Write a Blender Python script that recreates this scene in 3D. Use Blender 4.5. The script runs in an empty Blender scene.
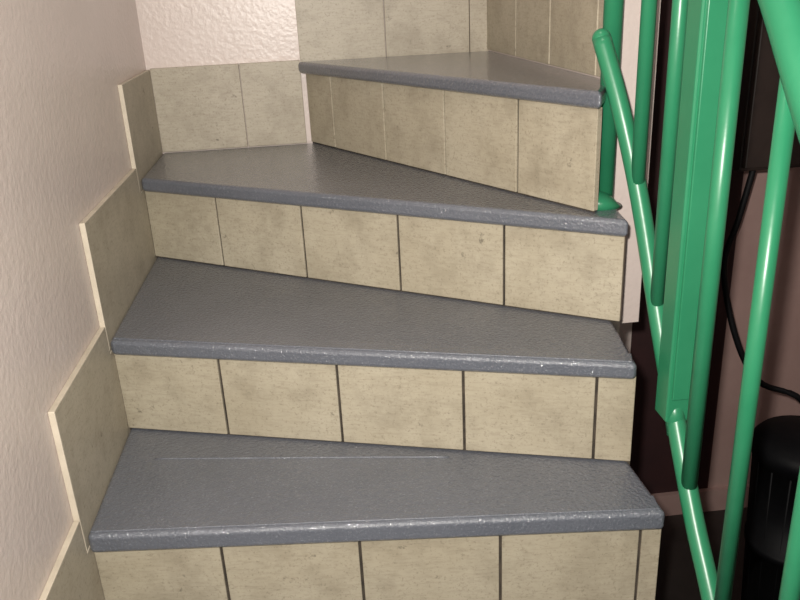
import bpy, bmesh, math, random
from mathutils import Vector, Matrix
OZ=1.65   # eye height above the lower floor; local z is measured from the eye
random.seed(3)
sc=bpy.context.scene
try:
    sc.view_settings.view_transform='Standard'
except Exception: pass

# ---------- materials ----------
def mat(name, c1, c2, nscale=6, rough=.5, bump=0., bscale=200, bdist=.002, spec=.5, detail=6, bump2=0., b2scale=30, lo=.35, hi=.65, dirt=None, speck=None, coat=0):
    m=bpy.data.materials.new(name); m.use_nodes=True
    n=m.node_tree.nodes; l=m.node_tree.links
    b=n['Principled BSDF']; b.inputs['Roughness'].default_value=rough
    b.inputs['Specular IOR Level'].default_value=spec
    tc=n.new('ShaderNodeTexCoord')
    nz=n.new('ShaderNodeTexNoise'); nz.inputs['Scale'].default_value=nscale; nz.inputs['Detail'].default_value=detail
    nz.inputs['Roughness'].default_value=.65
    l.new(tc.outputs['Object'],nz.inputs['Vector'])
    cr=n.new('ShaderNodeValToRGB'); cr.color_ramp.elements[0].position=lo; cr.color_ramp.elements[1].position=hi
    cr.color_ramp.elements[0].color=(*c1,1); cr.color_ramp.elements[1].color=(*c2,1)
    l.new(nz.outputs['Fac'],cr.inputs['Fac']); col=cr.outputs['Color']
    def layer(vecscale, scale, lo, hi, c, det=8, amt=1.):
        nonlocal col
        mp=n.new('ShaderNodeMapping'); mp.inputs['Scale'].default_value=vecscale; l.new(tc.outputs['Object'],mp.inputs['Vector'])
        q=n.new('ShaderNodeTexNoise'); q.inputs['Scale'].default_value=scale; q.inputs['Detail'].default_value=det; q.inputs['Roughness'].default_value=.7
        l.new(mp.outputs['Vector'],q.inputs['Vector'])
        mr=n.new('ShaderNodeMapRange'); mr.inputs['From Min'].default_value=lo; mr.inputs['From Max'].default_value=hi; mr.inputs['To Max'].default_value=amt
        l.new(q.outputs['Fac'],mr.inputs['Value'])
        mx=n.new('ShaderNodeMix'); mx.data_type='RGBA'; l.new(mr.outputs['Result'],mx.inputs['Factor'])
        l.new(col,mx.inputs['A']); mx.inputs['B'].default_value=(*c,1); col=mx.outputs['Result']
    if dirt:
        layer((1,1,1),12,.46,.72,dirt,12,.50)     # smudges
        layer((1,1,6),40,.48,.74,dirt,6,.40)      # faint horizontal wipe streaks
        layer((1,1,1),210,.56,.70,dirt,2,.50)     # specks
        layer((1,1,1),28,.66,.72,tuple(c*.45 for c in dirt),4,.6)  # dark spots
    if speck:
        layer((1,1,1),300,.60,.66,speck,2,.6)
    l.new(col,b.inputs['Base Color'])
    last=None
    for (s,sc_,) in ((bump,bscale),(bump2,b2scale)):
        if s>0:
            n2=n.new('ShaderNodeTexNoise'); n2.inputs['Scale'].default_value=sc_; n2.inputs['Detail'].default_value=3
            l.new(tc.outputs['Object'],n2.inputs['Vector'])
            bp=n.new('ShaderNodeBump'); bp.inputs['Strength'].default_value=s; bp.inputs['Distance'].default_value=bdist
            l.new(n2.outputs['Fac'],bp.inputs['Height'])
            if last: l.new(last.outputs['Normal'],bp.inputs['Normal'])
            last=bp
    if last: l.new(last.outputs['Normal'],b.inputs['Normal'])
    if coat:
        b.inputs['Coat Weight'].default_value=coat; b.inputs['Coat Roughness'].default_value=.06
        n3=n.new('ShaderNodeTexNoise'); n3.inputs['Scale'].default_value=170; n3.inputs['Detail'].default_value=1
        l.new(tc.outputs['Object'],n3.inputs['Vector'])
        b3=n.new('ShaderNodeBump'); b3.inputs['Strength'].default_value=.9; b3.inputs['Distance'].default_value=.0048
        l.new(n3.outputs['Fac'],b3.inputs['Height']); l.new(b3.outputs['Normal'],b.inputs['Coat Normal'])
    return m
M_tread=mat('grey_gloss_paint',(.096,.105,.127),(.114,.123,.147),5,.36,.6,280,.0024,.5,speck=(.20,.212,.245),coat=1.0)
M_tile=mat('beige_tile',(.365,.32,.235),(.43,.385,.295),4,.5,.2,150,.001,.4,detail=10,dirt=(.18,.15,.105))
M_tile2=mat('beige_tile_skirting',(.385,.34,.265),(.445,.395,.315),4,.45,.2,150,.001,.4,detail=10,dirt=(.20,.165,.12))
M_edge=mat('tile_edge_cream',(.48,.42,.33),(.58,.51,.41),20,.6)
M_grout=mat('grout',(.020,.016,.012),(.07,.055,.04),30,.9)
M_plaster=mat('cream_plaster',(.585,.50,.46),(.635,.545,.505),3,.34,.42,95,.0025,.5,bump2=.08,b2scale=22)
M_pink=mat('pink_wall',(.38,.25,.225),(.44,.30,.27),4,.6,.2,60)
M_pink_shadow=mat('pink_wall_shadow',(.028,.010,.011),(.05,.016,.016),4,.7)  # flash shadow on the pink wall, put into the colour as dark maroon
M_green=mat('green_paint',(.020,.180,.085),(.028,.210,.102),4,.33,.2,60,.001,.5)
M_black=mat('black_plastic',(.003,.003,.004),(.007,.007,.008),8,.6,spec=.2)
M_dark=mat('dark_brown_wood',(.018,.012,.010),(.034,.022,.018),6,.5)
M_floor=mat('dark_floor',(.02,.016,.014),(.035,.028,.025),6,.5)

# ---------- helpers ----------
def empty(name):
    o=bpy.data.objects.new(name,None); sc.collection.objects.link(o); return o
def mk(name,bm,m,parent=None,bevel=0,seg=2,smooth=False,harden=False):
    bmesh.ops.recalc_face_normals(bm,faces=bm.faces)
    me=bpy.data.meshes.new(name); bm.to_mesh(me); bm.free()
    o=bpy.data.objects.new(name,me); sc.collection.objects.link(o)
    for mm in (m if isinstance(m,list) else [m]): me.materials.append(mm)
    if parent: o.parent=parent
    for p in me.polygons: p.use_smooth=smooth or harden
    if bevel:
        b=o.modifiers.new('bevel','BEVEL'); b.width=bevel; b.segments=seg; b.limit_method='ANGLE'; b.angle_limit=math.radians(40)
        b.harden_normals=harden
    return o
def extr(bm,base,vec):
    a=[bm.verts.new((p[0],p[1],p[2]+OZ)) for p in base]
    b=[bm.verts.new((p[0]+vec[0],p[1]+vec[1],p[2]+vec[2]+OZ)) for p in base]
    bm.faces.new(a); bm.faces.new(b[::-1])
    n=len(a)
    for i in range(n): bm.faces.new((a[i],b[i],b[(i+1)%n],a[(i+1)%n]))
def prism(name,poly,z0,z1,m,parent=None,bevel=0,seg=2,harden=False):
    bm=bmesh.new(); extr(bm,[(x,y,z0) for x,y in poly],(0,0,z1-z0)); return mk(name,bm,m,parent,bevel,seg,False,harden)
def box(name,x0,x1,y0,y1,z0,z1,m,parent=None,bevel=0):
    return prism(name,[(x0,y0),(x1,y0),(x1,y1),(x0,y1)],z0,z1,m,parent,bevel)
def tubes(bm,pts,r,seg=20,caps=True):
    P=[Vector((p[0],p[1],p[2]+OZ)) for p in pts]
    rings=[]
    for i,p in enumerate(P):
        d=(P[min(i+1,len(P)-1)]-P[max(i-1,0)]).normalized()
        ref=Vector((1,0,0)) if abs(d.x)<.9 else Vector((0,1,0))
        u=d.cross(ref).normalized(); v=d.cross(u)
        rr=r[i] if isinstance(r,(list,tuple)) else r
        rings.append([bm.verts.new(p+rr*(math.cos(2*math.pi*k/seg)*u+math.sin(2*math.pi*k/seg)*v)) for k in range(seg)])
    for a,b in zip(rings,rings[1:]):
        for k in range(seg): bm.faces.new((a[k],a[(k+1)%seg],b[(k+1)%seg],b[k]))
    if caps: bm.faces.new(rings[0][::-1]); bm.faces.new(rings[-1])
def tube(name,pts,r,m,parent=None,seg=20):
    bm=bmesh.new(); tubes(bm,pts,r,seg); return mk(name,bm,m,parent,0,smooth=True)
def smoothpath(pts,n=8):
    out=[]; P=[Vector(p) for p in pts]
    for i in range(len(P)-1):
        p0=P[max(i-1,0)];p1=P[i];p2=P[i+1];p3=P[min(i+2,len(P)-1)]
        for k in range(n):
            t=k/n
            out.append(.5*((2*p1)+(p2-p0)*t+(2*p0-5*p1+4*p2-p3)*t*t+(3*p1-p0-3*p2+p3)*t**3))
    out.append(P[-1]); return out
def tiles(name,A,B,ts,z0,z1,m,parent,th=.012,gap=.0045):
    A=Vector(A);B=Vector(B);L=(B-A).length;d=(B-A)/L
    nrm=Vector((-d.y,d.x))
    if nrm.y<0 : nrm=-nrm
    bm=bmesh.new(); tt=[0]+ts+[1]
    for a,b in zip(tt,tt[1:]):
        g0=gap/2 if a>0 else 0; g1=gap/2 if b<1 else 0
        p=A+d*(a*L+g0); q=A+d*(b*L-g1)
        f=nrm*random.uniform(-.0006,.0006)
        extr(bm,[(p.x+f.x,p.y+f.y,z0),(q.x+f.x,q.y+f.y,z0),(q.x+nrm.x*th,q.y+nrm.y*th,z0),(p.x+nrm.x*th,p.y+nrm.y*th,z0)],(0,0,z1-z0))
    return mk(name,bm,m,parent,.0012,2)

# ---------- staircase ----------
WL=-.397; FL=-1.65
stair=empty('winder_staircase')
# top z, nosing left, nosing right, riser right trim, tile joints, nosing thickness
steps=[
 (-1.475,(WL,.05),(.46,.05),.006,[.25,.5,.75],.03),
 (-1.29,(WL,.30),(.46,.29),.006,[.25,.5,.75],.03),
 (-1.12,(WL,.55),(.46,.53),.006,[.25,.5,.75],.03),
 (-.965,(WL,.78),(.46,.74),.006,[.24,.49,.74],.03),
 (-.748,(WL,1.025),(.463,.937),.000,[.225,.470,.718,.964],.034),
 (-.561,(WL,1.320),(.453,1.055),.000,[.220,.458,.697,.934],.029),
 (-.374,(WL,1.765),(.480,1.190),.010,[.188,.3936,.60,.801],.030),
 (-.174,(-.043,2.056),(.435,1.222),.020,[.126,.358,.583,.805],.028),
 (.022,(.415,2.056),(.472,1.345),.006,[.32,.62,.94],.028),
]
def off(A,B,o):
    A=Vector(A);B=Vector(B);d=(B-A).normalized();n=Vector((-d.y,d.x))
    if n.y<0 and abs(n.y)>.2 : n=-n
    if abs(n.y)<=.2: n=Vector((abs(n.x),n.y if n.x>0 else -n.y))
    return A+n*o,B+n*o
for i,(z,A,B,trim,js,TH) in enumerate(steps):
    ra,rb=off(A,B,.016); d=(rb-ra)
    if i<7: ra=ra+d*((WL-ra.x)/d.x)
    elif i==7: ra=ra+d*((2.056-ra.y)/d.y)
    rb=rb-(rb-ra).normalized()*trim
    zl=steps[i-1][0] if i>0 else FL
    tiles(f'riser_tiles_{i+1}',ra,rb,js,zl+.003,z-TH,M_tile,stair)
    ga,gb=off(ra,rb,.004)
    if i<6:
        nA,nB=steps[i+1][1],steps[i+1][2]
        poly=[A,B,(min(B[0],nB[0]+.004) if i==4 else max(B[0],nB[0])-.004,nB[1]+.05),(WL,min(nA[1]+.06,2.056))]
    elif i==6:
        poly=[A,B,(.497,1.335),(.44,1.42),(.0,2.056),(WL,2.056)]
    elif i==7:
        poly=[A,B,(.490,1.335),(.495,1.40),(.46,2.056)]
    else:
        poly=[A,B,(.57,1.345),(.82,2.056)]
    prism(f'tread_{i+1}',poly,z-TH,z,M_tread,stair,.0085,6,True)
    if i in (4,5):
        p,q=off(A,B,.009); p2,q2=off(A,B,.038 if i==5 else .042)
        prism(f'nosing_strip_{i+1}',[(p.x+.003,p.y),(q.x-.008,q.y),(q2.x-.008,q2.y),(p2.x+.003,p2.y)],z-.004,z+.0016,M_tread,stair,.0014,2,True)
    if i<7: body=[tuple(ga),tuple(gb),(.470,1.335),(.49,1.34),(.495,2.056),(WL,2.056)]
    elif i==7: body=[tuple(ga),tuple(gb),(.485,1.35),(.49,2.056)]
    else: body=[tuple(ga),tuple(gb),(.55,1.36),(.80,2.056)]
    prism(f'body_{i+1}',body,(FL if i<8 else -.25),z-TH-.001,M_grout if i<8 else M_plaster,stair)
tube('paint_seam',smoothpath([(-.33,1.225,-.7490),(-.15,1.195,-.7488),(.03,1.165,-.7486),(.17,1.14,-.7484)]),.0023,M_tread,stair,8)

# ---------- walls ----------
box('wall_left',-.55,-.407,-1.2,2.2,FL,1.2,M_plaster)
box('wall_back',-.407,.86,2.066,2.2,FL,1.2,M_plaster)
w=empty('wall_rear')
box('pink_part_shadow',.86,1.15,2.066,2.2,FL,1.2,M_pink_shadow,w)  # stretch of rear wall with its shadow painted in
box('pink_part',1.15,1.9,2.066,2.2,FL,1.2,M_pink,w)
box('wall_right',1.9,2.0,-1.2,2.2,FL,1.2,M_pink)
box('floor',-.55,2.0,-1.2,2.2,FL-.1,FL,M_floor)
box('baseboard_rear',.87,1.9,2.05,2.066,FL,FL+.08,M_pink)
box('wall_newel',.495,.568,1.336,1.46,-.62,1.2,M_plaster)

sk=empty('baseboard_left')
def skirt(name,poly,parent,x0=-.407,x1=WL):
    bm=bmesh.new(); extr(bm,[(x0,y,z) for y,z in poly],(x1-x0,0,0))
    o=mk(name,bm,[M_tile2,M_edge],parent,.0015,2)
    for p in o.data.polygons:
        if abs(p.normal.x)<.5: p.material_index=1
    return o
g=.0015
skirt('skirting_tile_1',[(1.745,-.173),(2.056,-.173),(2.056,-.40),(1.745,-.40)],sk)
skirt('skirting_tile_2',[(1.318,-.347),(1.745-g,-.347),(1.745-g,-.402),(1.80,-.402),(1.80,-.58),(1.318,-.58)],sk)
skirt('skirting_tile_3',[(1.018,-.532),(1.318-g,-.532),(1.318-g,-.584),(1.36,-.584),(1.36,-.77),(1.018,-.77)],sk)
skirt('skirting_tile_4',[(.76,-.713),(1.018-g,-.713),(1.018-g,-.772),(1.08,-.772),(1.08,-.99),(.76,-.99)],sk)
skirt('skirting_tile_5',[(.51,-.91),(.76-g,-.91),(.76-g,-.992),(.83,-.992),(.83,-1.14),(.51,-1.14)],sk)
skirt('skirting_tile_6',[(.26,-1.08),(.51-g,-1.08),(.51-g,-1.142),(.58,-1.142),(.58,-1.32),(.26,-1.32)],sk)
skirt('skirting_tile_7',[(.01,-1.26),(.26-g,-1.26),(.26-g,-1.322),(.33,-1.322),(.33,-1.65),(.01,-1.65)],sk)
sb=empty('baseboard_back')
def bt(name,x0,x1,z0,z1):
    bm=bmesh.new(); extr(bm,[(x0,2.056,z0),(x1,2.056,z0),(x1,2.066,z0),(x0,2.066,z0)],(0,0,z1-z0)); mk(name,bm,M_tile2,sb,.0012,2)
bt('tile_1',WL,-.1848,-.374,-.171); bt('tile_2',-.1832,-.036,-.374,-.171)
bt('tile_3',-.0345,.1772,-.177,.03); bt('tile_4',.1788,.3872,-.177,.03); bt('tile_5',.3888,.44,-.177,.03)

# ---------- railing ----------
rail=empty('stair_railing')
RX=.50
low=[(.445,1.262,-.098),(.468,1.222,-.205),(.490,1.178,-.34),(.50,1.08,-.54),(.50,.943,-.735),(.50,.86,-.83),(.50,.69,-1.02),(.50,.40,-1.24),(.50,.10,-1.44)]
def at(L,y):
    for a,b in zip(L,L[1:]):
        if b[1]<=y<=a[1]:
            t=(a[1]-y)/(a[1]-b[1]); return (a[0]+(b[0]-a[0])*t, a[2]+(b[2]-a[2])*t)
    return (L[0][0],L[0][2])
tube('lower_rail',smoothpath(low,6),.0145,M_green,rail)
top=[(x if y<1 else .50,y,z+(.79 if y<1 else .79+(y-1)*.2)) for x,y,z in low]
tube('handrail',smoothpath(top,6),.022,M_green,rail)
for k,(y,r) in enumerate([(1.185,.0112),(1.105,.0108),(.952,.0120),(.826,.0108),(.69,.011),(.55,.011),(.41,.011),(.27,.011)]):
    x,z=at(low,y); x2,z2=at(top,y)
    tube(f'baluster_{k+1}',[(x,y,z),(x,y,z2)],r,M_green,rail)
px_,py_=.476,1.300
tube('anchor_post',[(px_,py_,-.375),(px_,py_,.75)],.0155,M_green,rail)
tube('anchor_flange',[(px_-.010,py_-.004,-.3745),(px_-.010,py_-.004,-.368),(px_-.004,py_,-.356)],[.038,.036,.019],M_green,rail,28)
bm=bmesh.new(); bmesh.ops.create_uvsphere(bm,u_segments=20,v_segments=12,radius=.0145)
bmesh.ops.translate(bm,verts=bm.verts,vec=(.445,1.262,-.098+OZ)); mk('rail_end',bm,M_green,rail,0,smooth=True)
bm=bmesh.new()
extr(bm,[(.482,1.008,-.640),(.520,1.008,-.640),(.520,1.050,-.640),(.482,1.050,-.640)],(0,0,1.52))
mk('main_post',bm,M_green,rail,.003,3)
bm=bmesh.new()
extr(bm,[(.488,1.0035,-.60),(.514,1.0035,-.60),(.514,1.010,-.60),(.488,1.010,-.60)],(0,0,1.46))
mk('main_post_flat',bm,M_green,rail,.0012,2)
tube('post_stub',[(.50,1.03,-.60),(.50,1.005,-.66)],.0145,M_green,rail)
tube('foot_post',[(.48,.10,-1.475),(.48,.10,at(top,.10)[1])],.0175,M_green,rail)

# ---------- background things ----------
cab=empty('wall_cabinet')
box('carcass',1.0,1.5,1.82,2.066,-.47,.35,M_dark,cab,.004)
box('door_left',1.005,1.247,1.802,1.82,-.46,.34,M_dark,cab,.003)
box('door_right',1.253,1.495,1.802,1.82,-.46,.34,M_dark,cab,.003)
tube('power_cable',smoothpath([(1.06,1.86,-.47),(1.03,1.85,-.60),(1.0,1.84,-.72),(1.03,1.80,-.90),(1.10,1.78,-1.03),(1.22,1.75,-1.10),(1.3,1.8,-1.4),(1.25,1.9,-1.635)]),.008,M_black,None,10)
bn=empty('waste_bin')
pr=[(0,.085),(.02,.09),(.28,.105),(.28,.109),(.30,.109),(.30,.106),(.54,.116),(.54,.122),(.57,.122),(.585,.11),(.60,.06),(.605,.02)]
BX,BY=1.10,1.55
tube('bin_body',[(BX,BY,FL+z) for z,r in pr],[r for z,r in pr],M_black,bn,32)
bm=bmesh.new()
for k in range(16):
    a=2*math.pi*k/16
    tubes(bm,[(BX+.090*math.cos(a),BY+.090*math.sin(a),FL+.03),(BX+.114*math.cos(a),BY+.114*math.sin(a),FL+.53)],.003,8)
mk('bin_ribs',bm,M_black,bn,0,smooth=True)

# ---------- camera ----------
cd=bpy.data.cameras.new('camera'); cam=bpy.data.objects.new('camera',cd); sc.collection.objects.link(cam)
R=Matrix(((.9933,.0824,-.0818),(-.1064,.3647,-.9251),(-.0464,.9275,.3710)))
M=R.to_4x4(); M.translation=(0,0,OZ); cam.matrix_world=M
cd.lens=36; cd.sensor_width=36; cd.clip_start=.01
sc.camera=cam
# ---------- light ----------
def area(name,loc,tgt,size,power,col):
    d=bpy.data.lights.new(name,'AREA'); d.size=size; d.energy=power; d.color=col; d.shape='DISK'
    o=bpy.data.objects.new(name,d); sc.collection.objects.link(o); o.location=(loc[0],loc[1],loc[2]+OZ)
    o.rotation_euler=(Vector(tgt)-Vector(loc)).to_track_quat('-Z','Y').to_euler(); return o
area('camera_flash',(-.05,-.02,.07),(.10,1.8,-.2),.03,28.5,(1,.955,.885))
area('fill_light',(.05,1.0,1.1),(.0,1.75,-.3),.4,4.5,(1,.91,.80))  # added soft fill from above, evens out the flash falloff
wd=bpy.data.worlds.new('world'); sc.world=wd; wd.use_nodes=True
wd.node_tree.nodes['Background'].inputs[0].default_value=(1,.95,.90,1)
wd.node_tree.nodes['Background'].inputs[1].default_value=.18
